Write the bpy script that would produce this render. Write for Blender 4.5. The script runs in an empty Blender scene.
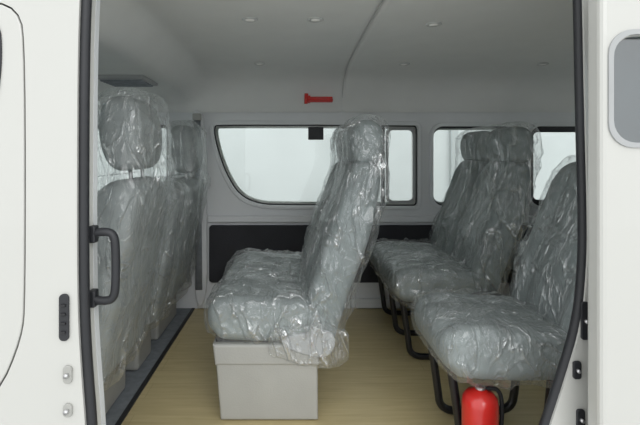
import bpy, bmesh, math, random
from mathutils import Vector, noise, Matrix
random.seed(3)
S=bpy.context.scene
COL=S.collection

# ---------------- materials ----------------
def mat(name,c,rough=.5,metal=0,coat=0,var=.06,scale=8,bump=0,bscale=60,spec=.5):
    m=bpy.data.materials.new(name); m.use_nodes=True
    nt=m.node_tree; b=nt.nodes['Principled BSDF']
    b.inputs['Roughness'].default_value=rough; b.inputs['Metallic'].default_value=metal
    b.inputs['Coat Weight'].default_value=coat; b.inputs['Specular IOR Level'].default_value=spec
    tc=nt.nodes.new('ShaderNodeTexCoord')
    n=nt.nodes.new('ShaderNodeTexNoise'); n.inputs['Scale'].default_value=scale; n.inputs['Detail'].default_value=4
    nt.links.new(tc.outputs['Object'],n.inputs['Vector'])
    r=nt.nodes.new('ShaderNodeValToRGB')
    r.color_ramp.elements[0].position=.3; r.color_ramp.elements[1].position=.7
    r.color_ramp.elements[0].color=(*[max(0,x*(1-var)) for x in c],1)
    r.color_ramp.elements[1].color=(*[min(1,x*(1+var)) for x in c],1)
    nt.links.new(n.outputs['Fac'],r.inputs['Fac']); nt.links.new(r.outputs['Color'],b.inputs['Base Color'])
    if bump:
        n2=nt.nodes.new('ShaderNodeTexNoise'); n2.inputs['Scale'].default_value=bscale; n2.inputs['Detail'].default_value=3
        nt.links.new(tc.outputs['Object'],n2.inputs['Vector'])
        bp=nt.nodes.new('ShaderNodeBump'); bp.inputs['Strength'].default_value=bump; bp.inputs['Distance'].default_value=.01
        nt.links.new(n2.outputs['Fac'],bp.inputs['Height']); nt.links.new(bp.outputs['Normal'],b.inputs['Normal'])
    return m

M_body=mat('cream_paint',(.52,.52,.49),.3,coat=.4,var=.01,scale=2)
M_trim=mat('interior_white_trim',(.68,.70,.71),.45,var=.02)
M_head=mat('headliner_fabric',(.67,.68,.665),.9,var=.02,bump=.1,bscale=250)
M_black=mat('black_rubber',(.018,.019,.022),.5,var=.1)
M_tube=mat('black_painted_tube',(.010,.010,.012),.35,coat=.15)
M_dark=mat('charcoal_panel',(.022,.023,.028),.75,var=.15,bump=.3,bscale=200)
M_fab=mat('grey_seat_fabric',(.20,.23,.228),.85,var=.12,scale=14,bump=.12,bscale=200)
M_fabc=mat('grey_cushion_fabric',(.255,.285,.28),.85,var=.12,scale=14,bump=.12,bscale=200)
M_fab2=mat('grey_seat_fabric_front',(.32,.345,.34),.85,var=.08,scale=14,bump=.12,bscale=200)
M_plast=mat('grey_seat_plastic',(.36,.36,.335),.5,var=.05,bump=.1,bscale=200)
M_mat=mat('grey_carpet',(.22,.24,.26),.9,var=.15,scale=30,bump=.3,bscale=300)
M_red=mat('red_paint',(.62,.02,.015),.3,coat=.6,var=.03)
M_alu=mat('brushed_metal',(.55,.55,.55),.35,metal=.9)
M_conc=mat('concrete',(.55,.55,.53),.8,var=.1,scale=3,bump=.2)
M_lens=mat('lamp_lens',(.9,.9,.87),.2)
M_bez=mat('lamp_bezel',(.50,.51,.50),.4)
M_grey=mat('grey_vent_plastic',(.36,.37,.37),.5)

def floor_mat():
    m=bpy.data.materials.new('oak_vinyl'); m.use_nodes=True; nt=m.node_tree; b=nt.nodes['Principled BSDF']
    tc=nt.nodes.new('ShaderNodeTexCoord'); mp=nt.nodes.new('ShaderNodeMapping'); mp.inputs['Scale'].default_value=(1.2,14,1)
    nt.links.new(tc.outputs['Object'],mp.inputs['Vector'])
    n=nt.nodes.new('ShaderNodeTexNoise'); n.inputs['Scale'].default_value=4; n.inputs['Detail'].default_value=6; n.inputs['Distortion'].default_value=.6
    nt.links.new(mp.outputs[0],n.inputs['Vector'])
    r=nt.nodes.new('ShaderNodeValToRGB')
    r.color_ramp.elements[0].position=.3; r.color_ramp.elements[1].position=.72
    r.color_ramp.elements[0].color=(.52,.43,.225,1); r.color_ramp.elements[1].color=(.62,.52,.29,1)
    nt.links.new(n.outputs['Fac'],r.inputs['Fac'])
    br=nt.nodes.new('ShaderNodeTexBrick'); br.inputs['Scale'].default_value=1; br.inputs['Brick Width'].default_value=1.1; br.inputs['Row Height'].default_value=.11
    br.inputs['Mortar Size'].default_value=.0012
    br.inputs['Color1'].default_value=(1,1,1,1); br.inputs['Color2'].default_value=(.95,.94,.93,1); br.inputs['Mortar'].default_value=(.8,.77,.72,1)
    nt.links.new(tc.outputs['Object'],br.inputs['Vector'])
    mx=nt.nodes.new('ShaderNodeMix'); mx.data_type='RGBA'; mx.blend_type='MULTIPLY'; mx.inputs['Factor'].default_value=1
    nt.links.new(r.outputs['Color'],mx.inputs['A']); nt.links.new(br.outputs['Color'],mx.inputs['B'])
    nt.links.new(mx.outputs['Result'],b.inputs['Base Color']); b.inputs['Roughness'].default_value=.38
    return m
M_floor=floor_mat()

def film_mat():
    m=bpy.data.materials.new('clear_plastic_film'); m.use_nodes=True; nt=m.node_tree
    for n in list(nt.nodes): nt.nodes.remove(n)
    N=nt.nodes.new; L=nt.links.new
    out=N('ShaderNodeOutputMaterial'); tc=N('ShaderNodeTexCoord')
    mp=N('ShaderNodeMapping'); mp.inputs['Scale'].default_value=(1,1,.5); L(tc.outputs['Object'],mp.inputs['Vector'])
    def ridge(scale,dist,w,p=1):
        n=N('ShaderNodeTexNoise'); n.inputs['Scale'].default_value=scale; n.inputs['Detail'].default_value=2; n.inputs['Distortion'].default_value=dist
        L(mp.outputs[0],n.inputs['Vector'])
        a=N('ShaderNodeMath'); a.operation='SUBTRACT'; L(n.outputs['Fac'],a.inputs[0]); a.inputs[1].default_value=.5
        b=N('ShaderNodeMath'); b.operation='ABSOLUTE'; L(a.outputs[0],b.inputs[0])
        c=N('ShaderNodeMapRange'); c.inputs['From Min'].default_value=0; c.inputs['From Max'].default_value=w
        c.inputs['To Min'].default_value=1; c.inputs['To Max'].default_value=0; L(b.outputs[0],c.inputs['Value'])
        return c.outputs['Result']
    r1=ridge(8,1.3,.06); r2=ridge(21,1.0,.07)
    ad=N('ShaderNodeMath'); ad.operation='MULTIPLY_ADD'; L(r2,ad.inputs[0]); ad.inputs[1].default_value=.4; L(r1,ad.inputs[2])
    bp=N('ShaderNodeBump'); bp.inputs['Strength'].default_value=.8; bp.inputs['Distance'].default_value=.009; L(ad.outputs[0],bp.inputs['Height'])
    gl=N('ShaderNodeBsdfGlossy'); gl.inputs['Roughness'].default_value=.14; gl.inputs['Color'].default_value=(1,1,1,1); L(bp.outputs[0],gl.inputs['Normal'])
    df=N('ShaderNodeBsdfTranslucent'); df.inputs['Color'].default_value=(.85,.88,.88,1)
    df2=N('ShaderNodeBsdfDiffuse'); df2.inputs['Color'].default_value=(.85,.88,.88,1); L(bp.outputs[0],df2.inputs['Normal'])
    mm=N('ShaderNodeMixShader'); mm.inputs[0].default_value=.5; L(df.outputs[0],mm.inputs[1]); L(df2.outputs[0],mm.inputs[2])
    tr=N('ShaderNodeBsdfTransparent'); tr.inputs['Color'].default_value=(.985,.99,.99,1)
    m1=N('ShaderNodeMixShader'); m1.inputs[0].default_value=.42; L(gl.outputs[0],m1.inputs[1]); L(mm.outputs[0],m1.inputs[2])
    lw=N('ShaderNodeLayerWeight'); lw.inputs['Blend'].default_value=.2; L(bp.outputs[0],lw.inputs['Normal'])
    f=N('ShaderNodeMath'); f.operation='MULTIPLY_ADD'; L(lw.outputs['Facing'],f.inputs[0]); f.inputs[1].default_value=.5; f.inputs[2].default_value=.07
    pw=N('ShaderNodeMath'); pw.operation='POWER'; L(ad.outputs[0],pw.inputs[0]); pw.inputs[1].default_value=2
    f2=N('ShaderNodeMath'); f2.operation='MULTIPLY_ADD'; f2.use_clamp=True; L(pw.outputs[0],f2.inputs[0]); f2.inputs[1].default_value=.24; L(f.outputs[0],f2.inputs[2])
    m2=N('ShaderNodeMixShader'); L(f2.outputs[0],m2.inputs[0]); L(tr.outputs[0],m2.inputs[1]); L(m1.outputs[0],m2.inputs[2])
    L(m2.outputs[0],out.inputs['Surface'])
    return m
M_film=film_mat()

def glass_mat(name,tint,refl=.08):
    m=bpy.data.materials.new(name); m.use_nodes=True; nt=m.node_tree
    for n in list(nt.nodes): nt.nodes.remove(n)
    N=nt.nodes.new; L=nt.links.new
    out=N('ShaderNodeOutputMaterial'); tr=N('ShaderNodeBsdfTransparent'); tr.inputs['Color'].default_value=(*tint,1)
    gl=N('ShaderNodeBsdfGlossy'); gl.inputs['Roughness'].default_value=.03
    lw=N('ShaderNodeLayerWeight'); lw.inputs['Blend'].default_value=.2
    f=N('ShaderNodeMath'); f.operation='MULTIPLY_ADD'; L(lw.outputs['Fresnel'],f.inputs[0]); f.inputs[1].default_value=.6; f.inputs[2].default_value=refl
    mx=N('ShaderNodeMixShader'); L(f.outputs[0],mx.inputs[0]); L(tr.outputs[0],mx.inputs[1]); L(gl.outputs[0],mx.inputs[2]); L(mx.outputs[0],out.inputs['Surface'])
    return m
M_glass=glass_mat('window_glass',(.93,.96,.95),.02)
M_tint=glass_mat('tinted_glass',(.5,.55,.57),.18)

# ---------------- helpers ----------------
def empty(name,loc=(0,0,0)):
    e=bpy.data.objects.new(name,None); e.location=loc; COL.objects.link(e); e.empty_display_size=.05; return e
def addmesh(name,verts,faces,m,parent=None,smooth=True):
    me=bpy.data.meshes.new(name); me.from_pydata([tuple(v) for v in verts],[],faces); me.validate()
    bm=bmesh.new(); bm.from_mesh(me); bmesh.ops.recalc_face_normals(bm,faces=bm.faces); bm.to_mesh(me); bm.free()
    o=bpy.data.objects.new(name,me); COL.objects.link(o); me.materials.append(m)
    for p in me.polygons: p.use_smooth=smooth
    if parent: o.parent=parent
    return o
def chaikin(pts,it=2,closed=True):
    for _ in range(it):
        q=[]; n=len(pts)
        for i in range(n if closed else n-1):
            a=pts[i]; b=pts[(i+1)%n]
            q.append(tuple(a[k]*.75+b[k]*.25 for k in range(len(a)))); q.append(tuple(a[k]*.25+b[k]*.75 for k in range(len(a))))
        if not closed: q=[pts[0]]+q+[pts[-1]]
        pts=q
    return pts
def rrect(x0,x1,z0,z1,r,n=6):
    p=[]
    for cx,cz,a0 in((x1-r,z1-r,0),(x0+r,z1-r,90),(x0+r,z0+r,180),(x1-r,z0+r,270)):
        for i in range(n+1):
            a=math.radians(a0+90*i/n); p.append((cx+r*math.cos(a),cz+r*math.sin(a)))
    return p
def panel(name,outer,holes,pos,th,m,parent=None,plane='xz',bevel=0,smooth=False):
    cu=bpy.data.curves.new(name,'CURVE'); cu.dimensions='2D'; cu.fill_mode='BOTH'; cu.extrude=max(th/2-bevel,0.0005)
    cu.bevel_depth=bevel; cu.bevel_resolution=2
    if bevel: cu.offset=-bevel
    for pts in [outer]+list(holes):
        s=cu.splines.new('POLY'); s.points.add(len(pts)-1)
        for i,p in enumerate(pts): s.points[i].co=(p[0],p[1],0,1)
        s.use_cyclic_u=True
    ob=bpy.data.objects.new('tmp',cu); COL.objects.link(ob); bpy.context.view_layer.update()
    me=bpy.data.meshes.new_from_object(ob.evaluated_get(bpy.context.evaluated_depsgraph_get()))
    bpy.data.objects.remove(ob); bpy.data.curves.remove(cu)
    for v in me.vertices:
        a,b,c=v.co
        if plane=='xz': v.co=(a,pos+c,b)
        elif plane=='yz': v.co=(pos+c,a,b)
        else: v.co=(a,b,pos+c)
    bm=bmesh.new(); bm.from_mesh(me); bmesh.ops.remove_doubles(bm,verts=bm.verts,dist=1e-5); bmesh.ops.recalc_face_normals(bm,faces=bm.faces); bm.to_mesh(me); bm.free()
    me.name=name; me.materials.clear(); me.materials.append(m)
    o=bpy.data.objects.new(name,me); COL.objects.link(o)
    for p in me.polygons: p.use_smooth=smooth
    if parent: o.parent=parent
    return o
def tube(name,pts,r,m,parent=None,closed=False,seg=12,sx=1):
    n=len(pts); P=[Vector(p) for p in pts]; V=[];F=[]
    up=None
    for i in range(n):
        if closed: t=(P[(i+1)%n]-P[i-1])
        else: t=P[min(i+1,n-1)]-P[max(i-1,0)]
        t.normalize()
        if up is None:
            up=Vector((0,0,1)) if abs(t.z)<.9 else Vector((0,1,0))
        a=(up-t*up.dot(t)).normalized(); up=a; b=t.cross(a)
        for k in range(seg):
            an=2*math.pi*k/seg; V.append(P[i]+a*r*math.cos(an)+b*r*math.sin(an)*sx)
    for i in range(n if closed else n-1):
        for k in range(seg):
            j=(i+1)%n
            F.append((i*seg+k,i*seg+(k+1)%seg,j*seg+(k+1)%seg,j*seg+k))
    if not closed:
        F.append(tuple(range(seg))[::-1]); F.append(tuple((n-1)*seg+k for k in range(seg)))
    return addmesh(name,V,F,m,parent)
def box(name,x0,x1,y0,y1,z0,z1,m,parent=None,bev=.004):
    bm=bmesh.new(); bmesh.ops.create_cube(bm,size=1)
    for v in bm.verts: v.co=((x0+x1)/2+v.co.x*(x1-x0),(y0+y1)/2+v.co.y*(y1-y0),(z0+z1)/2+v.co.z*(z1-z0))
    if bev: bmesh.ops.bevel(bm,geom=list(bm.edges),offset=bev,segments=3,affect='EDGES',profile=.5)
    me=bpy.data.meshes.new(name); bm.to_mesh(me); bm.free(); me.materials.append(m)
    o=bpy.data.objects.new(name,me); COL.objects.link(o)
    if parent: o.parent=parent
    return o
def lathe(name,prof,cx,cy,m,parent=None,seg=32):
    V=[];F=[]
    for r,z in prof:
        for k in range(seg):
            a=2*math.pi*k/seg; V.append((cx+r*math.cos(a),cy+r*math.sin(a),z))
    for i in range(len(prof)-1):
        for k in range(seg): F.append((i*seg+k,i*seg+(k+1)%seg,(i+1)*seg+(k+1)%seg,(i+1)*seg+k))
    F.append(tuple(range(seg))); F.append(tuple((len(prof)-1)*seg+k for k in range(seg)))
    return addmesh(name,V,F,m,parent)

def cr(keys,u):
    n=len(keys)-1; s=u*n; i=min(int(s),n-1); t=s-i
    p0=keys[max(i-1,0)];p1=keys[i];p2=keys[i+1];p3=keys[min(i+2,n)]
    return [.5*((2*b)+(c-a)*t+(2*a-5*b+4*c-d)*t*t+(-a+3*b-3*c+d)*t**3) for a,b,c,d in zip(p0,p1,p2,p3)]
def rrp(f,hx,hy,r):
    r=min(r,hx*.98,hy*.98); r=max(r,1e-4)
    sx=2*(hx-r); sy=2*(hy-r); q=math.pi*r/2; per=2*sx+2*sy+4*q
    d=(f%1)*per
    segs=[('l',sy/2,(hx,0),(0,1)),('a',q,(hx-r,hy-r),0),('l',sx,(hx-r,hy),(-1,0)),('a',q,(-hx+r,hy-r),90),
          ('l',sy,(-hx,hy-r),(0,-1)),('a',q,(-hx+r,-hy+r),180),('l',sx,(-hx+r,-hy),(1,0)),('a',q,(hx-r,-hy+r),270),('l',sy/2,(hx,-hy+r),(0,1))]
    for idx,(k,l,p,e) in enumerate(segs):
        if d<=l or idx==8:
            if k=='l':
                nx,ny=(e[1],-e[0]); return p[0]+e[0]*d,p[1]+e[1]*d,nx,ny
            a=math.radians(e+90*d/l if l>0 else e); return p[0]+r*math.cos(a),p[1]+r*math.sin(a),math.cos(a),math.sin(a)
        d-=l
def loft(name,keys,yc,m,parent=None,cap=.03,rad=.035,rings=70,seg=96,inflate=0,wr=0,bol=0,seed=0,freq=9,stretch=(1,1,.5)):
    samp=[cr(keys,i/200) for i in range(201)]
    L=[0]
    for i in range(200): L.append(L[-1]+math.hypot(samp[i+1][0]-samp[i][0],samp[i+1][1]-samp[i][1]))
    tot=L[-1]; V=[];F=[]
    def at(s):
        s=min(max(s,0),tot)
        lo,hi=0,200
        while hi-lo>1:
            mid=(lo+hi)//2
            if L[mid]<=s: lo=mid
            else: hi=mid
        t=(s-L[lo])/max(L[hi]-L[lo],1e-9)
        c=[a*(1-t)+b*t for a,b in zip(samp[lo],samp[hi])]
        tx=samp[hi][0]-samp[lo][0]; tz=samp[hi][1]-samp[lo][1]; l=math.hypot(tx,tz) or 1
        return c,(tx/l,tz/l)
    ss=[]
    nc=7
    for i in range(nc): ss.append(cap*(1-math.cos(math.pi/2*i/nc)))
    for i in range(rings+1): ss.append(cap+(tot-2*cap)*i/rings)
    for i in range(nc): ss.append(tot-cap*(1-math.cos(math.pi/2*(nc-1-i)/nc)))
    ringsl=[]
    for k,s in enumerate(ss):
        e=min(s,tot-s); sh=0
        if e<cap: sh=cap-math.sqrt(max(cap*cap-(cap-e)**2,0))
        ringsl.append((s,sh,1))
    full=[(ss[0],cap,.02),(ss[0],cap,.35),(ss[0],cap,.7)]+ringsl+[(ss[-1],cap,.7),(ss[-1],cap,.35),(ss[-1],cap,.02)]
    for s,sh,sc in full:
        c,(tx,tz)=at(s); nx,nz=-tz,tx
        ht=max(c[2]/2-sh+inflate,.003); hw=c[3]/2-sh+inflate
        off=inflate*(1 if s>tot/2 else -1)*max(0,min(1,sh/cap))
        for j in range(seg):
            a,b,na,nb=rrp(j/seg,ht,hw,rad+inflate)
            a*=sc; b*=sc
            bb=abs(b)/(c[3]/2)
            d=0
            if bol and na>.5:
                x=min(max((bb-.5)/.25,0),1)
                fade=min(1,min(s,tot-s)/.08)
                d+=bol*(x*x*(3-2*x))*fade
                if wr<.005: d-=.008*math.exp(-((bb-.56)/.035)**2)*fade
                d+=.012*(1-min(1,bb/.5)**2)*fade
            p=Vector((c[0]+nx*a+tx*off,yc+b,c[1]+nz*a+tz*off))
            if wr:
                q=Vector((p.x*stretch[0],p.y*stretch[1],p.z*stretch[2]))*freq+Vector((seed,seed*1.7,0))
                w=noise.noise_vector(q*.7)
                r1=max(0,1-abs(noise.noise(q*.8+w*.9))*4.5)
                r2=max(0,1-abs(noise.noise(q*2.0+w))*3.6)
                r3=max(0,1-abs(noise.noise(q*3.6+w*1.5))*3)
                d+=wr*(r1*1.0+r2*.5+r3*.22)
                d+=wr*1.6*max(0,noise.noise(q*.35+Vector((9,3,seed))))
            nn=Vector((nx*na,nb,nz*na)); p+=nn*d
            V.append(p)
    R=len(full)
    for i in range(R-1):
        for j in range(seg): F.append((i*seg+j,i*seg+(j+1)%seg,(i+1)*seg+(j+1)%seg,(i+1)*seg+j))
    F.append(tuple(range(seg))); F.append(tuple((R-1)*seg+k for k in range(seg)))
    return addmesh(name,V,F,m,parent)

# ---------------- seats ----------------
def seat_unit(par,X0,y0,y1,idx,seed,bz=.24,hw=.285,head=True):
    yc=(y0+y1)/2; W=(y1-y0)-.012
    ck=[(X0,.325,.11,W*.94),(X0+.07,.335,.135,W),(X0+.22,.328,.135,W),(X0+.42,.325,.12,W*.97)]
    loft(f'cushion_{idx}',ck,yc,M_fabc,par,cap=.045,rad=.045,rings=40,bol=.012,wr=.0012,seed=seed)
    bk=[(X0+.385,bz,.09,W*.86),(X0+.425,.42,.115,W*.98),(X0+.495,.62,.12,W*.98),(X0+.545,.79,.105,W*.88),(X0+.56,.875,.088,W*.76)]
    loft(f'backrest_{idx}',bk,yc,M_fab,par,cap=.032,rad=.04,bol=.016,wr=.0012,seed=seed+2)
    ex=[]
    if head:
        hk=[(X0+.566,.862,.085,hw*.92),(X0+.562,.92,.105,hw),(X0+.562,.975,.105,hw),(X0+.567,1.025,.08,hw*.87)]
        loft(f'headrest_{idx}',hk,yc,M_fab,par,cap=.028,rad=.035,rings=24)
        for k,s in enumerate((-1,1)):
            tube(f'headrest_post_{idx}_{k}',[(X0+.565,yc+s*.06,.84),(X0+.565,yc+s*.06,.9)],.006,M_alu,par)
        ex=[(X0+.565,.89,.11,hw*1.14),(X0+.564,.97,.118,hw*1.06),(X0+.57,1.037,.09,hw*.95)]
    else: ex=[(X0+.563,.89,.09,W*.78)]
    sk=[(X0-.003,.322,.12,W*.96),(X0+.07,.335,.14,W),(X0+.22,.33,.14,W),(X0+.425,.322,.12,W*.97)]
    loft(f'film_cushion_{idx}',sk,yc,M_film,par,cap=.045,rad=.045,rings=110,seg=180,inflate=.006,bol=.008,wr=.0115,seed=seed+5,freq=8,stretch=(1,1,1))
    fk=[(X0+.385,bz-.015,.10,W*.9),(X0+.43,.42,.125,W*.98),(X0+.50,.62,.13,W*.98),(X0+.552,.79,.115,W*.90)]+ex
    loft(f'film_back_{idx}',fk,yc,M_film,par,cap=.035,rad=.04,rings=190,seg=180,inflate=.007,bol=.010,wr=.0125,seed=seed+8,freq=7.5,stretch=(1,1,.5))

def legs(par,X0,ys,zt=.27):
    for i,y in enumerate(ys):
        pts=chaikin([(X0+.05,y,zt),(X0+.075,y,.10),(X0+.085,y,.016),(X0+.2,y,.014),(X0+.33,y,.016),(X0+.345,y,.10),(X0+.36,y,zt)],3,False)
        tube(f'leg_frame_{i}',pts,.0135,M_tube,par)
    if len(ys)>1:
        for j,xx in enumerate((X0+.06,X0+.35)):
            tube(f'leg_cross_{j}',[(xx,ys[0],zt-.01),(xx,ys[-1],zt-.01)],.011,M_tube,par)
    box('seat_pan',X0+.03,X0+.41,ys[0]-.03,ys[-1]+.03,zt-.012,zt+.012,M_tube,par)

def bench(X0,y0,y1,seed,style):
    par=empty('bench_seat',(0,0,0))
    mid=(y0+y1)/2
    seat_unit(par,X0,y0,mid,1,seed); seat_unit(par,X0,mid,y1,2,seed+11)
    if style=='box':
        b0=[(X0+.03,.245),(X0+.378,.245),(X0+.38,.004),(X0+.05,.004)]
        panel('base_box',b0,[],y0+.065,.11,M_plast,par,bevel=.008)
        panel('base_box_lid',[(X0+.024,.262),(X0+.384,.262),(X0+.383,.192),(X0+.032,.192)],[],y0+.062,.118,M_plast,par,bevel=.008)
        panel('base_box_far',b0,[],y1-.09,.11,M_plast,par,bevel=.006)
        box('seat_pan',X0+.03,X0+.40,y0+.03,y1-.03,.245,.285,M_tube,par)
        rc=chaikin([(X0+.27,.295),(X0+.41,.315),(X0+.44,.285),(X0+.43,.24),(X0+.39,.215),(X0+.30,.24),(X0+.255,.262)],2)
        panel('recliner_cover',rc,[],y0+.004,.02,M_grey,par,bevel=.006)
        for k,(dx,dz) in enumerate(((.31,.268),(.40,.245))):
            panel(f'recliner_bolt_{k}',[(X0+dx+.005*math.cos(a*.5236),dz+.005*math.sin(a*.5236)) for a in range(12)],[],y0-.007,.004,M_plast,par)
        lk=[(X0+.22,.27,.07,.02),(X0+.30,.268,.105,.022),(X0+.40,.262,.13,.022),(X0+.475,.262,.08,.02)]
        loft('film_recliner',lk,y0-.001,M_film,par,cap=.009,rad=.01,rings=60,seg=80,inflate=.006,wr=.007,seed=5,freq=9)
    else:
        legs(par,X0,(y0+.08,mid,y1-.06))
        rc=chaikin([(X0+.28,.31),(X0+.42,.335),(X0+.46,.30),(X0+.44,.235),(X0+.36,.235)],2)
        panel('recliner_cover',rc,[],y0-.006,.02,M_tube,par,bevel=.005)
    return par

bench(-.295,.50,1.31,1,'box')
bench(.43,.90,1.60,31,'legs')
bench(1.16,.90,1.60,61,'legs')
fs=empty('folding_seat')
seat_unit(fs,.425,.22,.62,1,90,head=False); legs(fs,.425,(.345,.55))

def front_seat(nm,yc,W,top,seed,head=True,X=0,hw=.28):
    par=empty(nm)
    z1=top
    ck=[(X-1.08,.30,.11,W*.9),(X-1.0,.33,.15,W),(X-.8,.32,.15,W),(X-.62,.31,.13,W*.96)]
    loft('cushion',ck,yc,M_fab2,par,cap=.045,rad=.05,rings=40,bol=.015,wr=.001,seed=seed)
    bk=[(X-.655,.19,.11,W*.9),(X-.635,.36,.135,W),(X-.60,.56,.135,W),(X-.56,.73,.12,W*.92),(X-.545,z1-.02,.10,W*.74)]
    loft('backrest',bk,yc,M_fab2,par,cap=.04,rad=.05,bol=.02,wr=.001,seed=seed+1)
    ex=[]
    if head:
        hk=[(X-.555,z1+.01,.09,hw*.9),(X-.563,z1+.09,.13,hw),(X-.57,z1+.17,.13,hw),(X-.575,z1+.25,.10,hw*.86)]
        loft('headrest',hk,yc,M_fab2,par,cap=.035,rad=.045,rings=30)
        for k,s in enumerate((-1,1)): tube(f'headrest_post_{k}',[(X-.55,yc+s*.06,z1-.06),(X-.558,yc+s*.06,z1+.04)],.007,M_alu,par)
        ex=[(X-.553,z1+.04,.125,hw*1.12),(X-.565,z1+.15,.145,hw*1.05),(X-.577,z1+.265,.115,hw*.92)]
    fk=[(X-.66,.17,.12,W*.94),(X-.64,.36,.145,W),(X-.603,.56,.145,W),(X-.558,.74,.13,W*.93),(X-.545,z1-.01,.115,W*.78)]+ex
    loft('film_back',fk,yc,M_film,par,cap=.04,rad=.045,rings=190,seg=180,inflate=.008,wr=.013,seed=seed+3,freq=7,stretch=(1,1,.5))
    sk=[(X-1.085,.30,.12,W*.92),(X-1.0,.33,.155,W),(X-.8,.32,.155,W),(X-.61,.31,.135,W*.96)]
    loft('film_cushion',sk,yc,M_film,par,cap=.045,rad=.05,rings=80,seg=140,inflate=.008,wr=.009,seed=seed+4,freq=8)
    box('seat_base',X-1.02,X-.66,yc-W*.42,yc+W*.42,.004,.25,M_plast,par,bev=.015)
    return par
front_seat('front_passenger_seat',.53,.47,.84,120,X=.02,hw=.30)
front_seat('front_center_seat',.953,.22,.80,140,head=False,X=.02)
front_seat('driver_seat',1.36,.43,.80,160,X=.01)

# ---------------- shell ----------------
XF,XR=-1.75,2.75; YW=1.66
panel('floor',[(-.577,.03),(XR,.03),(XR,YW),(-.577,YW)],[],-.02,.04,M_floor,plane='xy')
f2=empty('floor_mat')
panel('carpet',[(XF,.03),(-.585,.03),(-.585,YW),(XF,YW)],[],-.018,.04,M_mat,f2,plane='xy')
box('edge_strip',-.592,-.574,.03,YW-.005,-.01,.006,M_black,f2,bev=.002)

W1=chaikin([(-.475,1.075),(-.455,.95),(-.40,.79),(-.32,.66),(-.20,.606),(-.05,.602),(.30,.60),(.69,.598),(.735,.60),(.735,.66),(.735,1.02),(.735,1.075),(.69,1.075),(.2,1.08),(-.2,1.08),(-.43,1.08)],2)
W2=rrect(.82,1.31,.60,1.07,.06)
W3=rrect(1.39,2.1,.60,1.07,.06)
W0=chaikin([(-1.5,.62),(-.80,.62),(-.73,.62),(-.73,.70),(-.73,1.0),(-.73,1.08),(-.80,1.08),(-1.2,1.08),(-1.28,1.05)],2)
def shrink(pts,d):
    n=len(pts); out=[]
    A=sum(pts[i][0]*pts[(i+1)%n][1]-pts[(i+1)%n][0]*pts[i][1] for i in range(n))
    s=1 if A>0 else -1
    for i in range(n):
        a=pts[i-1]; b=pts[(i+1)%n]; tx=b[0]-a[0]; tz=b[1]-a[1]; l=math.hypot(tx,tz) or 1
        out.append((pts[i][0]-s*tz/l*d,pts[i][1]+s*tx/l*d))
    return out
panel('wall_far',[(XF,-.3),(XR,-.3),(XR,1.2),(XF,1.2)],[W0,W1,W2,W3],YW+.02,.03,M_trim)
panel('wall_far_body',[(XF,-.3),(XR,-.3),(XR,1.45),(XF,1.45)],[shrink(w,.02) for w in (W0,W1,W2,W3)],YW+.065,.02,M_body)
for i,(w,gm,fr) in enumerate(((W0,M_glass,.02),(W1,M_glass,.007),(W2,M_glass,.012),(W3,M_glass,.035))):
    p=empty(f'window_{i+1}')
    panel('glass',shrink(w,.012),[],YW+.045,.004,gm,p)
    panel('seal',shrink(w,-.004) ,[shrink(w,fr)],YW+.036,.012,M_black,p)
    panel('reveal',shrink(w,-.02),[shrink(w,.002)],YW+.0,.018,M_trim,p,bevel=.004)
    if i==1:
        box('slider_bar',.525,.545,YW+.03,YW+.05,.61,1.07,M_black,p,bev=.002)
        box('latch',.09,.18,YW+.012,YW+.036,.99,1.065,M_black,p,bev=.004)
        panel('slider_frame',rrect(.55,.725,.615,1.062,.04),[rrect(.565,.71,.63,1.047,.03)],YW+.03,.012,M_grey,p)
t=empty('trim_1')
panel('kick_panel_1',rrect(-.49,.13,.155,.49,.02),[],YW-.006,.022,M_dark,t,bevel=.005)
panel('kick_panel_2',rrect(.145,1.10,.155,.49,.02),[],YW-.006,.022,M_dark,t,bevel=.005)
panel('kick_panel_3',rrect(1.12,2.5,.155,.49,.02),[],YW-.006,.022,M_dark,t,bevel=.005)
panel('kick_panel_4',rrect(-1.6,-.60,.155,.52,.02),[],YW-.006,.022,M_plast,t,bevel=.005)
t2=empty('trim_2')
box('ledge',-.50,XR-.02,YW-.02,YW+.01,.505,.545,M_trim,t2,bev=.008)
box('skirting',-.56,XR-.02,YW-.015,YW+.01,.005,.06,M_trim,t2,bev=.006)
t3=empty('trim_3')
panel('pillar_cover',chaikin([(-.60,1.16),(-.52,1.16),(-.505,.9),(-.50,.5),(-.50,.02),(-.575,.02),(-.575,.5),(-.60,.8)],2),[],YW-.012,.03,M_trim,t3,bevel=.008)
sb=empty('seat_belt')
tube('webbing',[(-.555,YW-.035,1.12),(-.55,YW-.035,.7),(-.545,YW-.035,.12)],.004,M_mat,sb,sx=5)
box('belt_anchor',-.580,-.530,YW-.05,YW-.025,1.10,1.14,M_plast,sb,bev=.006)

# ceiling
prof=chaikin([(.066,1.35),(.09,1.375),(.16,1.385),(.3,1.39),(.8,1.392),(1.3,1.38),(1.52,1.345),(1.61,1.27),(1.645,1.18),(1.652,1.15)],3,False)
def ceilz(x,y):
    for (y0,z0),(y1,z1) in zip(prof,prof[1:]):
        if y0<=y<=y1: z=z0+(z1-z0)*(y-y0)/max(y1-y0,1e-6); break
    s=min(max((-.48-x)/.16,0),1); s=s*s*(3-2*s)
    return z-.115*s*max(0,(z-1.15)/.235)
xs=[XF,-1.2,-.8]+[-.68+.02*i for i in range(12)]+[-.3,0,.262,.272,.277,.285,.293,.298,.308,.8,1.5,2.2,XR]
V=[];F=[]
for x in xs:
    g=.006 if abs(x-.285)<.009 else 0
    for y,z in prof: V.append((x,y,ceilz(x,y)+g))
n=len(prof)
for i in range(len(xs)-1):
    for j in range(n-1): F.append((i*n+j,i*n+j+1,(i+1)*n+j+1,(i+1)*n+j))
c=addmesh('ceiling',V,F,M_head)
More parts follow.
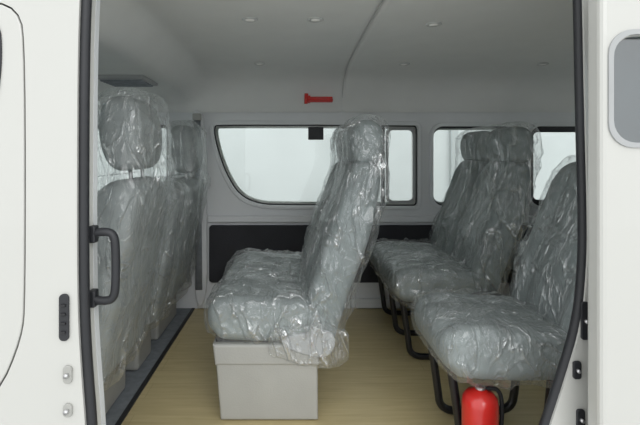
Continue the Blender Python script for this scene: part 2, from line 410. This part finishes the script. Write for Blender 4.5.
so=c.modifiers.new('sol','SOLIDIFY'); so.thickness=.012; so.offset=0
V=[];F=[]
rp=[(-.0,1.42),(.03,1.47),(.12,1.51),(.5,1.54),(1.2,1.54),(1.6,1.51),(1.70,1.46),(1.735,1.40)]
for x in (XF-.02,XR+.02):
    for y,z in rp: V.append((x,y,z))
for j in range(len(rp)-1): F.append((j,j+1,len(rp)+j+1,len(rp)+j))
ro=addmesh('roof',V,F,M_body); so=ro.modifiers.new('s','SOLIDIFY'); so.thickness=.02
tube('trim_4',[(.285,y,z-.003) for y,z in prof if .08<y<1.64],.0028,M_bez)

for x,y in ((-.154,.6),(.08,.6),(.52,.66),(-.17,1.31),(.57,1.32),(1.28,1.32),(1.2,.62)):
    p=empty('ceiling_spotlight'); zc=ceilz(x,y)-.006
    lathe('bezel',[(.001,zc+.004),(.027,zc+.004),(.029,zc-.003),(.024,zc-.006),(.019,zc-.004)],x,y,M_bez,p,24)
    lathe('lens',[(.001,zc),(.019,zc),(.015,zc-.007),(.001,zc-.008)],x,y,M_lens,p,20)
v=empty('roof_vent')
zc=ceilz(-.78,1.18)-.008
box('vent_frame',-.90,-.68,1.05,1.28,zc-.014,zc+.006,M_grey,v,bev=.005)
for i in range(6): box(f'slat_{i}',-.885,-.695,1.07+.032*i,1.088+.032*i,zc-.022,zc-.010,M_mat,v,bev=.002)

h=empty('emergency_hammer')
yy=1.60; zz=1.222
tube('handle',[(.085,yy,zz-.004),(.14,yy,zz),(.20,yy,zz-.006),(.228,yy,zz-.008)],.009,M_red,h)
tube('head',[(.075,yy,zz-.028),(.075,yy,zz),(.077,yy,zz+.03)],.011,M_red,h)
box('holder',.066,.10,yy,yy+.03,zz-.022,zz+.02,M_red,h,bev=.003)
box('holder_back',.066,.228,yy+.010,yy+.025,zz-.018,zz+.014,M_red,h,bev=.003)

panel('wall_rear',[(0,-.3),(YW+.07,-.3),(YW+.07,1.5),(0,1.5)],[rrect(.2,1.5,.6,1.15,.08)],XR,.03,M_trim,plane='yz')
p=empty('window_5'); panel('glass',rrect(.19,1.51,.59,1.16,.08),[],XR+.005,.004,M_glass,p,plane='yz')
panel('wall_front',[(0,-.3),(YW+.07,-.3),(YW+.07,1.5),(0,1.5)],[rrect(.12,1.56,.62,1.2,.08)],XF,.03,M_trim,plane='yz')
p=empty('window_6'); panel('glass',rrect(.11,1.57,.61,1.21,.08),[],XF-.005,.004,M_glass,p,plane='yz')
d=empty('dashboard')
V=[];F=[]
dp=chaikin([(-1.73,.62),(-1.6,.64),(-1.5,.60),(-1.46,.45),(-1.5,.3),(-1.55,.05),(-1.73,.05)],2)
for y in (.08,YW-.03):
    for x,z in dp: V.append((x,y,z))
n=len(dp)
for j in range(n): F.append((j,(j+1)%n,n+(j+1)%n,n+j))
F.append(tuple(range(n))); F.append(tuple(range(n,2*n)))
addmesh('fascia',V,F,M_plast,d,smooth=False)
sw=empty('steering_wheel')
pts=[Vector((-1.33+.09*math.sin(a)*1.0,1.33+.18*math.cos(a),.62+.16*math.sin(a))) for a in [2*math.pi*i/32 for i in range(32)]]
tube('rim',pts,.013,M_black,sw,closed=True)
tube('column',[(-1.33,1.33,.62),(-1.46,1.33,.50)],.03,M_black,sw)
tube('spoke_1',[(-1.33,1.15,.62),(-1.33,1.51,.62)],.012,M_black,sw)
tube('spoke_2',[(-1.33,1.33,.62),(-1.42,1.33,.46)],.012,M_black,sw)

# near side body
OPT=[(-.470,1.345),(-.476,1.30),(-.482,1.15),(-.484,.9),(-.484,.6),(-.478,.45),(-.462,.25),(-.455,.02),(-.45,-.02),(.47,-.02),(.49,.02),(.52,.12),(.572,.28),(.612,.40),(.648,.52),(.660,.64),(.662,.75),(.655,1.0),(.650,1.28),(.645,1.345)]
OPEN=chaikin(OPT,2)
FD=chaikin([(-1.62,1.25),(-.72,1.25),(-.61,1.235),(-.598,1.12),(-.598,.58),(-.605,.49),(-.66,.36),(-.78,.27),(-.95,.17),(-1.03,-.02),(-1.05,-.2),(-1.62,-.2)],2)
RW=rrect(1.55,2.55,.62,1.12,.08)
panel('wall_near',[(XF,-.3),(XR,-.3),(XR,1.47),(XF,1.47)],[OPEN,FD,RW],.0,.03,M_body)
IN=[(x+(.012 if x<0 else .055),z+(.03 if z<.0 else 0)) for x,z in OPEN]
panel('wall_near_inner',[(XF,-.02),(XR,-.02),(XR,1.41),(XF,1.41)],[IN,rrect(-1.5,-.72,.62,1.12,.07),RW],.055,.02,M_trim)
V=[];F=[];n=len(OPEN)
for (a,b),(c1,d1) in zip(OPEN,IN): V+= [(a,.012,b),(c1,.05,d1)]
for i in range(n): j=(i+1)%n; F.append((2*i,2*j,2*j+1,2*i+1))
jb=addmesh('trim_5',V,F,M_body,smooth=False)
gk=[(x+(.008 if x<0 else .000),z) for x,z in OPEN]
t7=empty('trim_7')
tube('door_seal',[(g[0],.002,g[1]) for g in gk],.012,M_black,t7,closed=True,seg=10)
fd=empty('door_2')
FW=chaikin([(-1.5,.68),(-.80,.80),(-.70,.93),(-.665,1.02),(-.655,1.12),(-.66,1.20),(-.72,1.21),(-1.2,1.20)],2)
panel('door_skin',shrink(FD,.004),[FW],-.004,.024,M_body,fd,bevel=.003)
panel('door_glass',shrink(FW,-.004),[],.004,.004,M_tint,fd)
panel('door_window_seal',shrink(FW,-.006),[shrink(FW,.012)],-.012,.014,M_black,fd)
panel('gap_backing',shrink(FD,-.006),[shrink(FD,.03)],.018,.006,M_grey,fd)
st=empty('door_striker')
panel('plate',rrect(-.522,-.500,.485,.59,.010),[],-.018,.006,M_black,st,bevel=.0015)
for k,z in enumerate((.505,.525,.545,.565)): box(f'contact_{k}',-.517,-.506,-.025,-.019,z-.003,z+.003,M_tube,st,bev=.001)
for (z0,z1) in ((.39,.43),(.315,.345)):
    st=empty('door_stop')
    panel('plate',rrect(-.513,-.493,z0,z1,.009),[],-.018,.006,M_plast,st,bevel=.0015)
    tube('pin',[(-.503,-.03,(z0+z1)/2),(-.503,-.015,(z0+z1)/2)],.005,M_alu,st)
for (x,z,hh) in ((.652,.53,.085),(.634,.42,.04),(.642,.31,.045)):
    st=empty('door_latch')
    panel('plate',rrect(x-.009,x+.009,z-hh/2,z+hh/2,.006),[],-.018,.006,M_black,st,bevel=.0015)
    tube('pin',[(x,-.028,z),(x,-.016,z)],.004,M_alu,st)
g=empty('grab_handle')
pts=chaikin([(-.478,.03,.715),(-.44,.03,.722),(-.418,.03,.715),(-.414,.03,.68),(-.414,.03,.60),(-.418,.03,.565),(-.44,.03,.558),(-.478,.03,.565)],2,False)
tube('bar',pts,.010,M_black,g)
box('mount_top',-.476,-.459,.02,.045,.695,.735,M_black,g); box('mount_bottom',-.476,-.459,.02,.045,.545,.585,M_black,g)

sd=empty('door_1')
DW=rrect(.638,1.55,.925,1.145,.05)
panel('door_skin',rrect(.626,1.78,-.2,1.30,.03),[rrect(.655,1.55,.925,1.145,.05)],-.085,.05,M_body,sd,bevel=.012,smooth=False)
panel('door_glass',shrink(DW,-.002),[],-.09,.005,M_tint,sd)
panel('door_window_seal',rrect(.640,1.56,.915,1.155,.05),[rrect(.650,1.55,.925,1.145,.045)],-.110,.008,M_grey,sd)
box('door_handle',.80,.96,-.135,-.11,.46,.50,M_body,sd,bev=.01)
box('door_hinge_arm',.9,1.1,-.07,-.012,.3,.34,M_alu,sd)

# fire extinguisher
fe=empty('fire_extinguisher')
cx,cy=.535,.272
lathe('bottle',[(.03,.004),(.045,.006),(.05,.02),(.05,.19),(.047,.208),(.036,.222),(.02,.228),(.016,.232)],cx,cy,M_red,fe,40)
lathe('valve',[(.014,.226),(.014,.238),(.010,.24)],cx,cy,M_alu,fe,20)
tube('hose',chaikin([(cx+.012,cy,.233),(cx+.05,cy,.233),(cx+.064,cy,.20),(cx+.06,cy,.10)],2,False),.006,M_black,fe)

# ---------------- outside ----------------
panel('ground',[(-9,-8),(10,-8),(10,6),(-9,6)],[],-.52,.05,M_conc,plane='xy')
M_bld=mat('building_plaster',(.62,.64,.64),.8,var=.06,scale=1.2)
M_bld2=mat('building_trim',(.45,.47,.47),.8,var=.06,scale=1.2)
panel('building_wall',[(-9,-.5),(10,-.5),(10,2.6),(-9,2.6)],[],4.2,.1,M_bld)
for i,x in enumerate((-3.2,-1.6,.55,1.8,3.4)):
    box('building_pilaster',x-.04,x+.04,4.09,4.15,-.49,2.6,M_bld2)

# ---------------- world & light ----------------
w=bpy.data.worlds.new('World'); S.world=w; w.use_nodes=True
nt=w.node_tree; bg=nt.nodes['Background']
tc=nt.nodes.new('ShaderNodeTexCoord'); sep=nt.nodes.new('ShaderNodeSeparateXYZ'); nt.links.new(tc.outputs['Generated'],sep.inputs[0])
r=nt.nodes.new('ShaderNodeValToRGB'); r.color_ramp.elements[0].position=0; r.color_ramp.elements[0].color=(.86,.88,.89,1)
r.color_ramp.elements[1].position=.7; r.color_ramp.elements[1].color=(.96,.98,1,1)
nt.links.new(sep.outputs['Z'],r.inputs['Fac']); nt.links.new(r.outputs['Color'],bg.inputs['Color']); bg.inputs['Strength'].default_value=1.7
sl=bpy.data.lights.new('sun','SUN'); sl.energy=.8; sl.angle=math.radians(35); so=bpy.data.objects.new('sun',sl); COL.objects.link(so)
so.rotation_euler=(math.radians(62),0,math.radians(12))

# ---------------- camera ----------------
cd=bpy.data.cameras.new('camera'); cam=bpy.data.objects.new('camera',cd); COL.objects.link(cam)
cam.location=(0,-1.05,.90); cam.rotation_euler=(math.radians(90),0,0)
cd.sensor_width=36; cd.lens=26; cd.shift_x=27/640; cd.shift_y=-57.5/640; cd.clip_start=.02
S.camera=cam
S.view_settings.view_transform='Standard'
